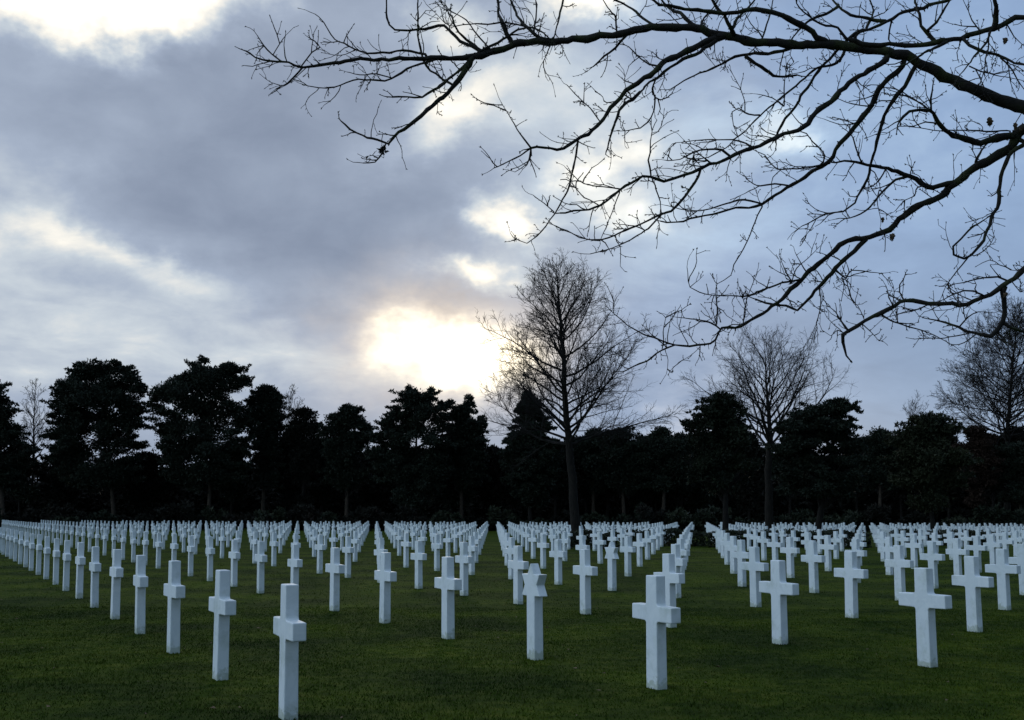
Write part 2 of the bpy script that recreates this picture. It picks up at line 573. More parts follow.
evergreen('pine_tree', [(406, 450, 478), (415, 447, 483), (430, 444, 485), (455, 442, 486)], 461, 125,
          'slim twin-tipped dark pine between the sun glow and the tall bare tree', group=GP, clump=.85, tops=[(469, 394, 5), (450, 398, 4), (482, 413, 4)])
evergreen('spruce_tree', [(393, 525, 530), (404, 521, 536), (414, 517, 543), (426, 512, 552), (440, 507, 560), (462, 504, 562)], 530, 120,
          'pointed dark spruce seen through the branches of the tall bare tree', clump=.6, dens=1.0, layer=.3, flat=.5, tops=[(527, 391, 3), (521, 403, 3), (537, 406, 3)])
evergreen('pine_tree', [(430, 588, 600), (437, 576, 611), (446, 566, 622), (462, 562, 628)], 594, 130, 'low dark pine just right of the tall bare trunk', group=GP)
evergreen('pine_tree', [(429, 616, 626), (436, 606, 640), (446, 600, 650), (462, 598, 654)], 624, 128, 'low round dark pine, second to the right of the tall bare trunk', group=GP)
evergreen('pine_tree', [(428, 660, 668), (434, 648, 680), (444, 640, 690), (462, 636, 694)], 664, 127, 'low wide dark pine left of the yew with the pale trunk', group=GP)
evergreen('pine_tree', [(430, 874, 884), (437, 864, 896), (446, 856, 905), (462, 852, 910)], 879, 125, 'low dark pine between the cedar and the olive green tree', group=GP)
evergreen('cedar_tree', [(399, 836, 847), (404, 818, 849), (412, 796, 849), (423, 774, 851), (440, 774, 857), (472, 784, 858), (496, 792, 850)], 812, 74,
          'dark cedar with flat spreading layers pointing to the right', mat='needles', clump=.72, flat=.38, dens=1.5, leaf=.18)
evergreen('yew_tree', [(395, 717, 730), (403, 703, 738), (414, 696, 744), (435, 690, 750), (470, 688, 755), (492, 697, 748)], 727, 64,
          'dark yew with a straight pale trunk beside the wide bare tree', mat='yew', clump=.6, leaf=.17, trunk_r=.20, dens=1.1, leaf_n=400)
evergreen('ivy_tree', [(415, 912, 940), (423, 901, 957), (436, 896, 965), (462, 890, 970), (485, 900, 960)], 933, 88,
          'olive green round-headed tree right of the cedar', mat='olive', clump=.85, leaf=.22, trunk_r=.22)
evergreen('beech_tree', [(426, 966, 985), (438, 961, 993), (460, 958, 996)], 977, 118,
          'low russet brown beech still holding dead leaves at the right', mat='russet', clump=.85, leaf=.25, dens=.9)
evergreen('pine_tree', [(444, 1000, 1040), (455, 990, 1060), (480, 985, 1060)], 1020, 120, 'dark low pine cut off by the right edge of the picture', group=GP)

FT = [(20, 440), (62, 450), (148, 455), (232, 443), (290, 436), (322, 441), (378, 447), (452, 444), (492, 446), (512, 450), (556, 441), (577, 438),
      (586, 436), (608, 432), (642, 431), (655, 436), (682, 434), (700, 436), (748, 430), (790, 434), (856, 436), (900, 436), (948, 432), (992, 432), (1016, 428)]
for x, y in FT:
    w = random.uniform(15, 23)
    y += random.uniform(-2, 5)
    m = random.choice(['under', 'under', 'yew', 'needles'])
    evergreen('woodland_tree', [(y, x-w*.35, x+w*.3), (y+5, x-w*.7, x+w*.75), (y+13, x-w, x+w), (y+34, x-w*1.1, x+w*1.1), (y+55, x-w, x+w)], x, random.uniform(128, 136),
              'dark rounded tree of the wood standing behind the pines', group='rounded trees of the wood behind the pines', mat=m, clump=1.15, leaf=.32, dens=.8, leaf_n=480, trunk_r=.2)

# the wood behind them reads as one mass
cs, rs, ns = [], [], []
wt = MB()
for q in range(1500):
    z = random.uniform(138, 172)
    x = random.uniform(-1, 1)*z*.56
    hmax = (9.3 + 1.5*math.sin(x*.16) + 1.1*math.sin(x*.37+2)) * z/150 * (.78 if x < -.17*z else 1)
    zz = .5 + (hmax-.5)*random.random()**.85
    r = random.uniform(1.0, 2.0)
    cs.append((x, z, zz - r*.4)); rs.append(r); ns.append(150)
for q in range(650):                       # thicker brush low down
    z = random.uniform(136, 150)
    cs.append((random.uniform(-1, 1)*z*.52, z, random.uniform(.4, 5.2))); rs.append(random.uniform(.9, 1.6)); ns.append(130)
v = leaf_cloud(cs, rs, ns, .6, .8)
v[:, :, 2] = np.maximum(v[:, :, 2], .02)
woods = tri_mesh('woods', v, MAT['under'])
tag(woods, 'dark tangled wood behind the pines, one mass of brush', 'woods', kind='stuff')

# shrubs at the foot of the trees
def shrub(name, px, Z, w, h, label, group, mat, leaf=.30):
    x = at(px, 510, Z).x
    root = empty(name, (x, Z, 0))
    tag(root, label, 'shrub', group)
    cs, rs, ns = [], [], []
    for q in range(15):
        r = random.uniform(.45, .85)*min(1, h/3.2)
        u = random.uniform(-1, 1)
        zz = random.uniform(.25, max(.4, h*math.sqrt(1-u*u*.8)-r*.7))
        cs.append((x+u*w, Z+random.uniform(-1, 1)*.9, zz)); rs.append(r); ns.append(130)
    v = leaf_cloud(cs, rs, ns, leaf, .85)
    v[:, :, 2] = np.maximum(v[:, :, 2], .02)
    tri_mesh('foliage', v, MAT[mat], root)
    st = MB()
    for q in range(5):
        a = Vector((x+random.uniform(-.3, .3), Z+random.uniform(-.3, .3), -.1))
        b = Vector((x+random.uniform(-.7, .7)*w, Z+random.uniform(-.6, .6), h*random.uniform(.5, .85)))
        st.tube([a, a.lerp(b, .5)+Vector((0, 0, .2)), b], [.05, .04, .015], 5)
    st.build('stems', MAT['trunk'], root)
    return root
for q in range(46):
    px = -15 + q*23.2 + random.uniform(-9, 9)
    shrub('shrub', px, random.uniform(116, 121), random.uniform(1.5, 2.3), random.uniform(1.2, 3.4),
          'dark shrub at the foot of the trees behind the last crosses', 'dark shrubs along the foot of the woods', random.choice(['under', 'under', 'yew', 'hedge']))

# low beds of clipped shrubs among the graves
HL = ['low dark hedge at the foot of the tall bare tree', 'low dark hedge across the open grass aisle left of the pale trunk',
      'low dark hedge behind crosses at the foot of the yew and wide bare tree', 'low dark hedge among the crosses in front of the cedar',
      'low dark hedge among the crosses in front of the olive green tree']
for (xa, xb, za, zb), lab in zip(HB, HL):
    cs, rs, ns = [], [], []
    L = xb - xa
    hv = []
    n = int(L*900)
    u = rng.random((n, 3))
    px_ = xa + u[:, 0]*L
    hh = .78 + .07*np.sin(px_*2.3) + .05*np.sin(px_*5.1+1)
    # leaf faces thick over the top and the sides of the clipped block
    side = rng.random(n)
    yy = np.where(side < .45, za + rng.normal(.06, .05, n), np.where(side < .6, zb - rng.random(n)*.15, za + u[:, 1]*(zb-za)))
    zz = np.where(side < .6, u[:, 2]*hh, hh + rng.normal(-.05, .05, n))
    p = np.stack([px_, yy, np.maximum(zz, .03)], 1)
    s = rng.uniform(.07, .15, n)
    t = rng.normal(0, 1, (n, 3)); t /= np.linalg.norm(t, axis=1)[:, None]
    w = np.cross(t, rng.normal(0, 1, (n, 3))); w /= np.linalg.norm(w, axis=1)[:, None]
    v = np.stack([p+w*(s*.5)[:, None], p-w*(s*.5)[:, None], p+t*s[:, None]], 1)
    v[:, :, 2] = np.maximum(v[:, :, 2], .01)
    root = empty('hedge', ((xa+xb)/2, (za+zb)/2, 0))
    tag(root, lab, 'hedge', 'low clipped hedges among the graves')
    tri_mesh('foliage', v, MAT['hedge'], root)
    st = MB()
    for q in range(int(L*2.2)):
        a = Vector((random.uniform(xa+.2, xb-.2), random.uniform(za+.25, zb-.25), -.05))
        for e in range(3):
            b = a + Vector((random.uniform(-.25, .25), random.uniform(-.2, .2), random.uniform(.5, .7)))
            st.tube([a, b], [.02, .008], 4)
    st.build('stems', MAT['trunk'], root)

# ------------------------------------------------------------------ bare trees
def wander(p, d, L, seg, curl, up, droop=0.0):
    """a branch line from p along d that bends a little and lifts"""
    pts = [p.copy()]
    d = d.normalized()
    for q in range(seg):
        d = (d + Vector((random.gauss(0, curl), random.gauss(0, curl), random.gauss(0, curl) + up - droop))).normalized()
        pts.append(pts[-1] + d*(L/seg))
    return pts

def along(pts, t):
    x = t*(len(pts)-1)
    i = min(int(x), len(pts)-2)
    return pts[i].lerp(pts[i+1], x-i), (pts[i+1]-pts[i]).normalized()

def side_dir(d, ang, roll):
    a = d.orthogonal().normalized()
    b = d.cross(a)
    n = a*math.cos(roll) + b*math.sin(roll)
    return (d*math.cos(ang) + n*math.sin(ang)).normalized()

def bare_tree(name, trunk_px, Z, r0, profile, label, limbs=46, el=(20, 55), branches=8, twigs=6, twiglets=3, group=None, start=.22,
              rmin=.011, cat='tree', fat=1.0, up=.05):
    """trunk_px: [(x, y)...] base to tip; profile(t) -> limb length in metres at that height fraction"""
    base = at(trunk_px[0][0], 500, Z); base.z = -.2
    root = empty(name, (base.x, Z, 0))
    tag(root, label, cat, group)
    tp = [base] + [at(x, y, Z) for x, y in trunk_px[1:]]
    # refine
    P = []
    for i in range(len(tp)-1):
        for q in range(4):
            p = tp[i].lerp(tp[i+1], q/4)
            P.append(p + Vector((random.gauss(0, .03), random.gauss(0, .05), 0)))
    P.append(tp[-1])
    P[0] = tp[0]
    n = len(P)
    tb = MB()
    tb.tube(P, [max(.012, r0*(1.3 if q == 0 else 1)*(1-(q/(n-1))**.9*.97)) for q in range(n)], 9)
    tb.build('trunk', MAT['trunk'], root, True)
    lm, tw = MB(), MB()
    for q in range(limbs):
        t = start + (1-start)*((q+random.random())/limbs)**1.2*.98
        p, d = along(P, t)
        az = q*2.399 + random.gauss(0, .4)
        e = R(el[0] + (el[1]-el[0])*t + random.gauss(0, 9))
        L = profile(t)*random.uniform(.75, 1.12)
        dr = Vector((math.cos(az)*math.cos(e), math.sin(az)*math.cos(e), math.sin(e)))
        pts = wander(p, dr, L, 8, .12, up)
        r = fat*max(.014, min(r0*.42*(1-t)+.012, .012*L+.012))
        lm.tube(pts, [max(rmin, r*(1-e2/8.5)) for e2 in range(9)], 5)
        nb = max(3, int(branches*L/4.0))
        for b in range(nb):
            tb_ = .15 + .83*(b+random.random())/nb
            bp, bd = along(pts, tb_)
            bl = L*(.50*(1-tb_)+.16)*random.uniform(.7, 1.2)
            bpts = wander(bp, side_dir(bd, R(random.uniform(28, 55)), random.random()*6.28), bl, 5, .11, up)
            rb = max(rmin, r*.4*(1-tb_*.6))
            lm.tube(bpts, [max(rmin*.8, rb*(1-.8*e2/5)) for e2 in range(6)], 4)
            nt = max(3, int(twigs*bl/1.2))
            for w in range(min(nt, 9)):
                tt = .12 + .86*(w+random.random())/min(nt, 9)
                wp, wd = along(bpts, tt)
                wl = (.28*bl*(1-tt*.5)+.25)*random.uniform(.7, 1.3)
                wpts = wander(wp, side_dir(wd, R(random.uniform(25, 55)), random.random()*6.28), wl, 3, .14, up)
                tw.tube(wpts, [rmin*.8, rmin*.65, rmin*.5, rmin*.3], 3, False)
                for z in range(twiglets):
                    zp, zd = along(wpts, random.uniform(.2, .95))
                    zl = wl*random.uniform(.3, .6)
                    zpts = wander(zp, side_dir(zd, R(random.uniform(25, 50)), random.random()*6.28), zl, 2, .15, up)
                    tw.tube(zpts, [rmin*.55, rmin*.45, rmin*.25], 3, False)
    lm.build('limbs', MAT['twig'], root)
    tw.build('twigs', MAT['twig'], root)
    return root

def prof_tall(t):
    # ovate crown, widest low down
    return 5.6*math.sin(min(1, (1-t)*1.15)*math.pi/2)**.9*(.55+.45*min(1, (t-.1)/.2)) + .5
bare_tree('bare_tree', [(577, 548), (572, 480), (567, 420), (563, 350), (559, 305), (556, 270)], 61.5, .30, prof_tall,
          'tall bare tree with an oval crown of fine twigs, right of the sun glow', limbs=64, el=(4, 60), start=.31, branches=10, twiglets=4, rmin=.011)
def prof_fan(t):
    return 7.7*(1-max(0, t-.42)*1.2)
bare_tree('bare_tree', [(768, 546), (769, 470), (770, 430), (767, 392), (765, 348)], 80, .34, prof_fan,
          'wide bare tree whose limbs fan out above the yew and the cedar', limbs=34, el=(14, 64), start=.36, branches=6.5, twiglets=4, fat=1.15, rmin=.011, up=.06)
def prof_right(t):
    return 9.2*(1-(t-.3)**2*1.5)
bare_tree('bare_tree', [(1006, 530), (1007, 470), (1009, 410), (1013, 360), (1018, 316)], 126, .42, prof_right,
          'bare twiggy tree cut by the right edge of the picture', limbs=70, el=(-2, 56), start=.36, branches=7, twigs=5, twiglets=4, rmin=.021)
def prof_small(t):
    return 2.6*(1-abs(t-.6)*.9)
bare_tree('bare_tree', [(33, 521), (33, 470), (34, 430), (35, 388)], 137, .22, lambda t: 3.9*(1-max(0, t-.5)*1.2),
          'pale thin bare tree between the left edge pine and the first big pine', limbs=34, el=(30, 68), start=.42, branches=6, twigs=5, rmin=.02, fat=1.3)
bare_tree('bare_tree', [(292, 521), (292, 460), (292, 430), (291, 391)], 137, .2, lambda t: 3.8*(1-max(0, t-.5)*1.2),
          'small bare treetop showing above the foliage left of the lone pine', limbs=30, el=(28, 68), start=.45, branches=6, twigs=5, rmin=.02, fat=1.2)
bare_tree('bare_tree', [(915, 521), (914, 460), (912, 412)], 137, .2, lambda t: 3.4*(1-abs(t-.75)*.9),
          'faint bare treetop spreading behind the olive green tree', limbs=22, el=(30, 65), start=.5, branches=7, rmin=.015)

# ------------------------------------------------------------------ the near oak whose boughs hang into the view
# each line: (depth change over its length, width at start and end in millimetres, points from its root outwards)
OAK_LIMBS = [
 ('A', 0, [(0, 95, 30, [(1110, 150), (1060, 126), (1024, 108), (1000, 100), (975, 89), (955, 82), (930, 68), (905, 57), (880, 51), (850, 46), (820, 44), (790, 44), (765, 42), (740, 39), (715, 34), (690, 28), (668, 28), (645, 28), (620, 33), (600, 36), (580, 38), (555, 41), (529, 41), (509, 45), (490, 52), (474, 56)]),
   (.1, 26, 7, [(474, 56), (459, 80), (443, 96), (420, 117), (404, 129), (394, 137), (386, 143), (377, 141), (361, 135), (350, 129), (341, 121)]),
   (0, 8, 5, [(386, 143), (382, 153), (375, 162), (363, 163)]),
   (-.1, 22, 7, [(474, 56), (443, 58), (412, 59), (388, 60), (361, 59), (345, 62), (326, 64), (302, 68), (283, 62), (263, 59), (246, 51)]),
   (0, 9, 4, [(302, 68), (294, 77), (287, 84), (276, 89)]),
   (0, 8, 4, [(283, 62), (272, 54), (263, 45), (257, 35)]),
   (0, 5, 3, [(273, 55), (279, 45), (286, 35)]),
   (0, 7, 4, [(302, 66), (312, 53), (320, 47), (308, 37)]),
   (.1, 12, 4, [(425, 54), (404, 50), (389, 53), (361, 52), (345, 43), (334, 39), (324, 23), (315, 14)]),
   (.1, 11, 4, [(439, 59), (427, 62), (412, 66), (392, 78), (377, 80), (353, 80), (334, 87), (318, 88), (302, 84)]),
   (0, 6, 3, [(392, 78), (377, 74), (360, 75), (347, 72)]),
   (.1, 16, 5, [(482, 51), (466, 45), (455, 37), (443, 27), (418, 29), (396, 29), (388, 18), (386, 0), (384, -15)]),
   (0, 13, 8, [(478, 49), (467, 40), (459, 33), (454, 24), (451, 15)]),
   (-.2, 11, 4, [(453, 85), (443, 80), (427, 66), (420, 47), (418, 23), (418, 0), (417, -20)]),
   (-.1, 13, 8, [(470, 61), (459, 70), (449, 79), (439, 87), (422, 97), (407, 97), (392, 97)]),
   (.2, 20, 10, [(512, 43), (507, 34), (502, 23), (498, 8), (496, -12)]),
   (-.2, 18, 8, [(540, 39), (530, 30), (521, 21), (513, 8), (507, -12)]),
   (-.1, 15, 6, [(478, 52), (497, 42), (513, 33), (529, 27), (543, 33), (551, 40)]),
   (.1, 9, 6, [(534, 33), (535, 18), (537, 4)]),
   (.1, 10, 4, [(564, -5), (561, 12), (558, 23), (552, 42), (543, 62)]),
   (.1, 7, 3, [(529, 28), (516, 24), (500, 23), (488, 24), (470, 24), (450, 26), (436, 14), (426, 4)]),
   (0, 7, 4, [(491, 50), (480, 38), (474, 30), (466, 20), (445, 8), (436, -6)]),
   # the strands that droop below its outer half
   (.4, 30, 9, [(722, 37), (707, 42), (687, 51), (667, 62), (645, 78), (632, 87), (620, 98), (607, 113), (597, 125), (588, 135), (576, 142), (564, 148), (545, 149), (531, 148)]),
   (0, 7, 4, [(531, 148), (520, 156), (508, 162), (494, 168)]),
   (0, 7, 3, [(531, 148), (524, 139), (517, 129), (508, 114), (501, 102)]),
   (0, 6, 3, [(531, 149), (529, 158), (527, 164), (515, 172)]),
   (.1, 10, 4, [(578, 142), (575, 160), (572, 172), (569, 185), (566, 195), (560, 205), (554, 213), (546, 226), (537, 236), (527, 243), (513, 237)]),
   (0, 5, 3, [(554, 212), (544, 203), (533, 195)]),
   (0, 6, 3, [(600, 122), (590, 108), (579, 98), (567, 85)]),
   (.3, 20, 6, [(716, 41), (700, 51), (682, 60), (665, 72), (650, 81), (640, 92), (632, 98), (623, 94)]),
   (.3, 18, 6, [(792, 47), (775, 53), (755, 54), (735, 58), (718, 66), (700, 73), (684, 81), (671, 89)]),
   (.2, 8, 4, [(655, 80), (652, 92), (660, 100), (672, 94)]),
   (.2, 7, 3, [(655, 95), (654, 110), (648, 122), (640, 128), (617, 131)]),
   (.2, 14, 6, [(640, 92), (633, 99), (624, 104), (617, 115), (613, 128), (609, 142), (606, 152)]),
   (.1, 16, 9, [(745, 56), (755, 64), (762, 68), (770, 74), (783, 76), (797, 75)]),
   (.2, 20, 6, [(698, 30), (688, 21), (680, 14), (668, 7), (660, -2), (650, -16)]),
   (.2, 14, 6, [(655, 28), (640, 14), (628, 6), (615, 0), (600, -12)]),
   (.2, 9, 4, [(617, 33), (616, 18), (608, 8), (602, -2)]),
   (-.2, 15, 5, [(628, 33), (620, 42), (610, 52), (600, 60), (590, 68)]),
   (.2, 8, 4, [(662, 68), (650, 64), (640, 58), (632, 50), (625, 45)]),
   (-.2, 22, 8, [(735, 38), (728, 22), (718, 8), (708, -12)]),
   (-.3, 26, 9, [(830, 44), (817, 36), (800, 25), (782, 15), (766, 10), (755, 8), (730, 13), (705, 11), (685, 9), (660, 3), (637, -6)]),
   (.2, 16, 7, [(730, 38), (735, 22), (748, 8), (762, -8)]),
   # strands that fall from its inner half
   (.5, 24, 8, [(886, 60), (870, 70), (854, 79), (845, 88), (836, 97), (820, 110), (804, 126), (790, 132), (775, 138), (755, 147), (735, 155), (712, 164), (700, 169), (687, 175), (680, 177), (665, 181), (650, 176), (635, 180), (620, 189), (612, 197), (600, 205), (582, 210), (560, 213)]),
   (.2, 12, 4, [(700, 171), (695, 182), (685, 195), (678, 205), (672, 211), (660, 215), (640, 224), (620, 232), (602, 240), (590, 240), (580, 237), (562, 229)]),
   (.2, 8, 4, [(661, 215), (648, 228), (630, 240), (618, 246), (605, 250), (590, 254)]),
   (.1, 7, 4, [(652, 177), (656, 190), (660, 202), (660, 214)]),
   (.1, 7, 3, [(651, 176), (648, 160), (650, 152), (650, 141), (652, 130), (657, 120)]),
   (.1, 5, 3, [(620, 190), (615, 204), (610, 217), (604, 232), (600, 241)]),
   (.1, 6, 3, [(620, 189), (603, 187), (584, 184), (574, 175), (566, 168)]),
   (.1, 5, 3, [(600, 206), (590, 200), (584, 198), (577, 190), (571, 182)]),
   (.2, 8, 3, [(755, 148), (740, 141), (725, 139), (705, 140), (690, 141), (672, 144)]),
   (.2, 9, 3, [(712, 164), (700, 155), (692, 148), (686, 142)]),
   (.1, 10, 3, [(730, 156), (722, 150), (700, 150), (680, 160), (664, 160)]),
   (.6, 24, 7, [(903, 67), (890, 78), (881, 87), (873, 99), (866, 112), (854, 128), (841, 143), (830, 162), (816, 170), (805, 177), (792, 185), (780, 192), (770, 199), (762, 205), (748, 208), (735, 208), (720, 212), (705, 216), (690, 219), (676, 222), (660, 221)]),
   (.1, 9, 3, [(762, 204), (745, 200), (732, 202), (716, 207), (700, 211), (680, 209), (664, 205)]),
   (.1, 7, 3, [(762, 207), (758, 215), (755, 222), (747, 242), (740, 254), (734, 265), (731, 275), (724, 280), (717, 284), (716, 295), (718, 309)]),
   (.2, 9, 4, [(830, 163), (812, 167), (790, 169), (775, 168), (765, 155), (758, 152)]),
   (.2, 9, 4, [(790, 186), (775, 184), (760, 186), (752, 183), (745, 176)]),
   (.2, 9, 4, [(815, 171), (825, 156), (812, 142), (806, 134), (798, 130)]),
   (.5, 18, 5, [(913, 72), (904, 86), (896, 95), (889, 106), (884, 117), (879, 134), (874, 150), (868, 178), (862, 190), (855, 202), (842, 211), (832, 213), (820, 216), (802, 226)]),
   (.1, 5, 3, [(816, 219), (811, 229), (802, 239)]),
   (.1, 6, 3, [(842, 211), (830, 213), (815, 209), (808, 202)]),
   (.2, 8, 3, [(896, 95), (906, 96), (918, 102), (929, 110)]),
   (.1, 7, 4, [(881, 88), (875, 103), (868, 106), (852, 104), (836, 98)]),
   (.1, 6, 3, [(862, 118), (853, 124), (838, 124), (824, 119)]),
   ]),
 ('E', .2, [(.6, 112, 7, [(1110, 175), (1060, 140), (1030, 128), (1019, 134), (1011, 147), (1000, 154), (989, 160), (969, 172), (954, 183), (945, 193), (935, 200), (914, 209), (899, 220), (889, 230), (869, 237), (855, 240), (841, 245), (826, 257), (812, 268), (800, 280), (782, 299), (772, 307), (762, 314), (747, 322), (735, 328), (720, 329), (715, 340), (705, 345), (690, 346), (675, 345), (662, 350), (652, 357), (640, 364), (625, 371)]),
   (.1, 9, 4, [(675, 345), (660, 340), (645, 335), (636, 330), (627, 325), (617, 316), (609, 309)]),
   (.1, 8, 3, [(720, 329), (711, 323), (702, 320), (690, 319), (675, 317)]),
   (.1, 6, 3, [(717, 324), (717, 305), (717, 292), (716, 284)]),
   (.1, 6, 3, [(662, 349), (664, 342), (663, 332), (666, 317)]),
   (.1, 5, 3, [(688, 344), (683, 335), (679, 327)]),
   (.1, 5, 3, [(743, 324), (744, 312), (748, 295), (756, 276)]),
   (.1, 4, 2, [(700, 347), (690, 356), (679, 362)]),
   (.1, 4, 2, [(665, 349), (668, 360), (667, 371)]),
   (.3, 22, 8, [(866, 239), (860, 246), (854, 251), (843, 260), (834, 267), (826, 278), (819, 287), (807, 300), (797, 310), (786, 306), (775, 305), (765, 303), (755, 299)]),
   (.1, 6, 2, [(819, 288), (821, 305), (814, 330), (804, 347)]),
   (.2, 8, 3, [(834, 268), (845, 278), (852, 270), (870, 272), (885, 273)]),
   (.1, 6, 3, [(841, 278), (848, 281), (852, 288)]),
   (.3, 10, 3, [(803, 278), (792, 281), (767, 288), (747, 296), (730, 296), (712, 295), (700, 292), (690, 287), (687, 267)]),
   (.1, 6, 3, [(792, 282), (786, 272), (780, 258)]),
   (.1, 6, 3, [(806, 272), (800, 262), (795, 252)]),
   (.1, 6, 3, [(770, 288), (758, 282), (752, 276)]),
   (.2, 7, 3, [(790, 284), (797, 268), (808, 258), (818, 248)]),
   (.2, 26, 8, [(951, 184), (934, 187), (921, 183), (909, 176), (896, 172), (879, 166), (862, 163), (846, 161), (829, 162)]),
   (.2, 12, 4, [(910, 176), (896, 180), (884, 190), (876, 200), (870, 208), (860, 214), (850, 218), (836, 219)]),
   (.2, 9, 3, [(930, 186), (918, 188), (914, 196), (905, 200), (896, 210)]),
   (.1, 6, 2, [(879, 190), (877, 205), (881, 219), (880, 228)]),
   (.2, 8, 3, [(862, 163), (856, 148), (853, 138), (846, 130)]),
   (.1, 8, 3, [(886, 168), (880, 180), (872, 186), (864, 188)]),
   # inward bough
   (.3, 34, 10, [(1016, 136), (1004, 136), (991, 140), (980, 144), (974, 142), (964, 139), (954, 135), (946, 129), (939, 122), (933, 114), (929, 110), (920, 110), (911, 111), (905, 116), (899, 122)]),
   (.1, 9, 3, [(929, 110), (917, 101), (904, 94), (889, 84)]),
   (.1, 10, 4, [(931, 111), (931, 98), (933, 85), (934, 80)]),
   (.1, 8, 3, [(1010, 131), (995, 131), (979, 131), (955, 130), (934, 130), (920, 128), (906, 126)]),
   (.1, 15, 7, [(976, 162), (980, 153), (984, 146), (990, 141)]),
   (.1, 6, 3, [(939, 124), (925, 122), (913, 126), (900, 126), (886, 134)]),
   (.3, 20, 7, [(1026, 143), (1016, 149), (1009, 157), (1001, 170), (1000, 186), (999, 202), (994, 216), (989, 227), (983, 240), (976, 250), (966, 257), (954, 254), (954, 245), (960, 239), (969, 232), (984, 220)]),
   (.1, 7, 2, [(971, 254), (962, 265), (954, 275), (946, 287), (940, 300)]),
   (.1, 6, 3, [(974, 256), (984, 251), (990, 245), (994, 237)]),
   ]),
 ('J', -.5, [(.2, 55, 16, [(1110, 205), (1070, 235), (1040, 258), (1024, 269), (1004, 286), (989, 295), (975, 302), (959, 306), (939, 303), (920, 301), (906, 301), (894, 307), (880, 313), (864, 320), (846, 335), (843, 343)]),
   (.2, 24, 6, [(1004, 287), (1005, 300), (1005, 312), (1003, 322), (997, 330), (991, 335), (980, 334), (974, 332), (959, 326), (945, 322), (929, 319)]),
   (.1, 14, 6, [(1003, 323), (1012, 328), (1024, 332), (1040, 335)]),
   (.1, 8, 3, [(985, 297), (974, 291), (964, 291), (952, 295), (939, 302)]),
   (.1, 8, 3, [(1009, 281), (998, 277), (984, 278), (964, 282), (950, 286)]),
   (.1, 7, 3, [(879, 313), (890, 320), (909, 327), (934, 335), (954, 346)]),
   (.1, 7, 3, [(904, 301), (900, 292), (899, 285), (903, 279), (906, 272)]),
   (.1, 6, 3, [(932, 303), (915, 310), (900, 314), (884, 318)]),
   (.1, 6, 3, [(893, 307), (889, 298), (888, 291), (886, 286)]),
   (.1, 6, 3, [(960, 326), (968, 317), (978, 312), (992, 313)]),
   (.1, 6, 3, [(974, 332), (960, 335), (945, 338), (926, 338)]),
   (.1, 5, 2, [(850, 331), (842, 322), (835, 312), (828, 306), (822, 296)]),
   (.1, 5, 2, [(847, 334), (838, 330), (830, 336), (822, 330)]),
   (.1, 5, 2, [(860, 322), (869, 330), (879, 341)]),
   (.1, 4, 2, [(864, 319), (858, 306), (848, 298), (840, 290)]),
   (.1, 4, 2, [(1030, 268), (1018, 270), (1010, 270), (1004, 265)]),
   (.1, 5, 2, [(1012, 282), (1020, 292), (1024, 290)]),
   (.1, 6, 2, [(996, 330), (1004, 340), (1015, 345)]),
   ]),
 ('G', -.3, [(.1, 60, 20, [(1120, 60), (1070, 24), (1024, 18), (1008, 22), (994, 29), (980, 32), (969, 35), (954, 40), (939, 41), (925, 44), (905, 45), (889, 45), (871, 45), (850, 40)]),
   (.2, 16, 7, [(948, 42), (934, 48), (922, 54), (912, 60), (900, 66)]),
   (.1, 16, 6, [(934, 41), (926, 33), (921, 26), (919, 15), (916, 2), (914, -12)]),
   (.1, 11, 5, [(926, 32), (936, 22), (942, 12), (951, 0), (958, -12)]),
   (-.2, 16, 8, [(964, 38), (970, 46), (984, 52), (995, 55), (1004, 59), (1014, 63), (1024, 66), (1040, 74)]),
   (.2, 10, 4, [(991, 31), (986, 42), (979, 50), (970, 64), (959, 76)]),
   (.2, 7, 3, [(989, 33), (988, 46), (986, 57), (984, 72), (979, 85)]),
   (-.1, 20, 9, [(994, 29), (996, 14), (996, 0), (997, -15)]),
   (.1, 7, 3, [(1000, 58), (1012, 70), (1020, 84), (1030, 95)]),
   (.1, 6, 2, [(969, 66), (980, 71), (1000, 76), (1024, 81)]),
   (.1, 6, 2, [(980, 31), (972, 20), (967, 8), (960, -6)]),
   (.1, 6, 3, [(1006, 23), (1014, 36), (1024, 46)]),
   ]),
 ('H', .1, [(.1, 44, 12, [(1120, 10), (1060, -22), (1000, -18), (944, 0), (928, 5), (911, 11), (900, 15), (886, 21), (873, 27), (861, 31), (848, 40), (836, 52), (826, 63), (811, 82), (804, 92), (790, 112), (782, 124), (776, 138)]),
   (.1, 16, 6, [(886, 21), (868, 18), (850, 16), (838, 5), (826, -8)]),
   (.2, 13, 4, [(862, 30), (848, 46), (836, 63), (817, 68), (805, 78), (790, 90), (775, 103), (760, 115), (750, 126), (740, 135), (730, 144), (720, 150), (708, 157), (690, 160)]),
   (.2, 11, 4, [(866, 28), (874, 12), (870, 0), (868, -12)]),
   (.2, 8, 3, [(760, 115), (748, 114), (738, 108), (732, 112), (734, 126), (738, 136)]),
   (.1, 6, 3, [(745, 110), (744, 98), (740, 88), (738, 84)]),
   (.2, 6, 3, [(784, 106), (784, 88), (786, 72), (794, 62)]),
   (.1, 9, 4, [(892, 18), (889, 30), (888, 40), (894, 44)]),
   (.1, 6, 3, [(784, 106), (772, 98), (757, 94)]),
   (.2, 14, 5, [(830, 12), (808, 22), (795, 35), (790, 44)]),
   (.2, 12, 4, [(838, 28), (820, 24), (800, 8), (795, -10)]),
   (.2, 10, 4, [(760, 46), (765, 30), (770, 14), (775, -8)]),
   (.2, 9, 4, [(700, 30), (704, 18), (716, 4), (722, -8)]),
   ]),
]
OAK_Z = 6.6
trunk_foot = Vector((6.1, 7.0, 0))
oak = empty('oak_tree', trunk_foot)
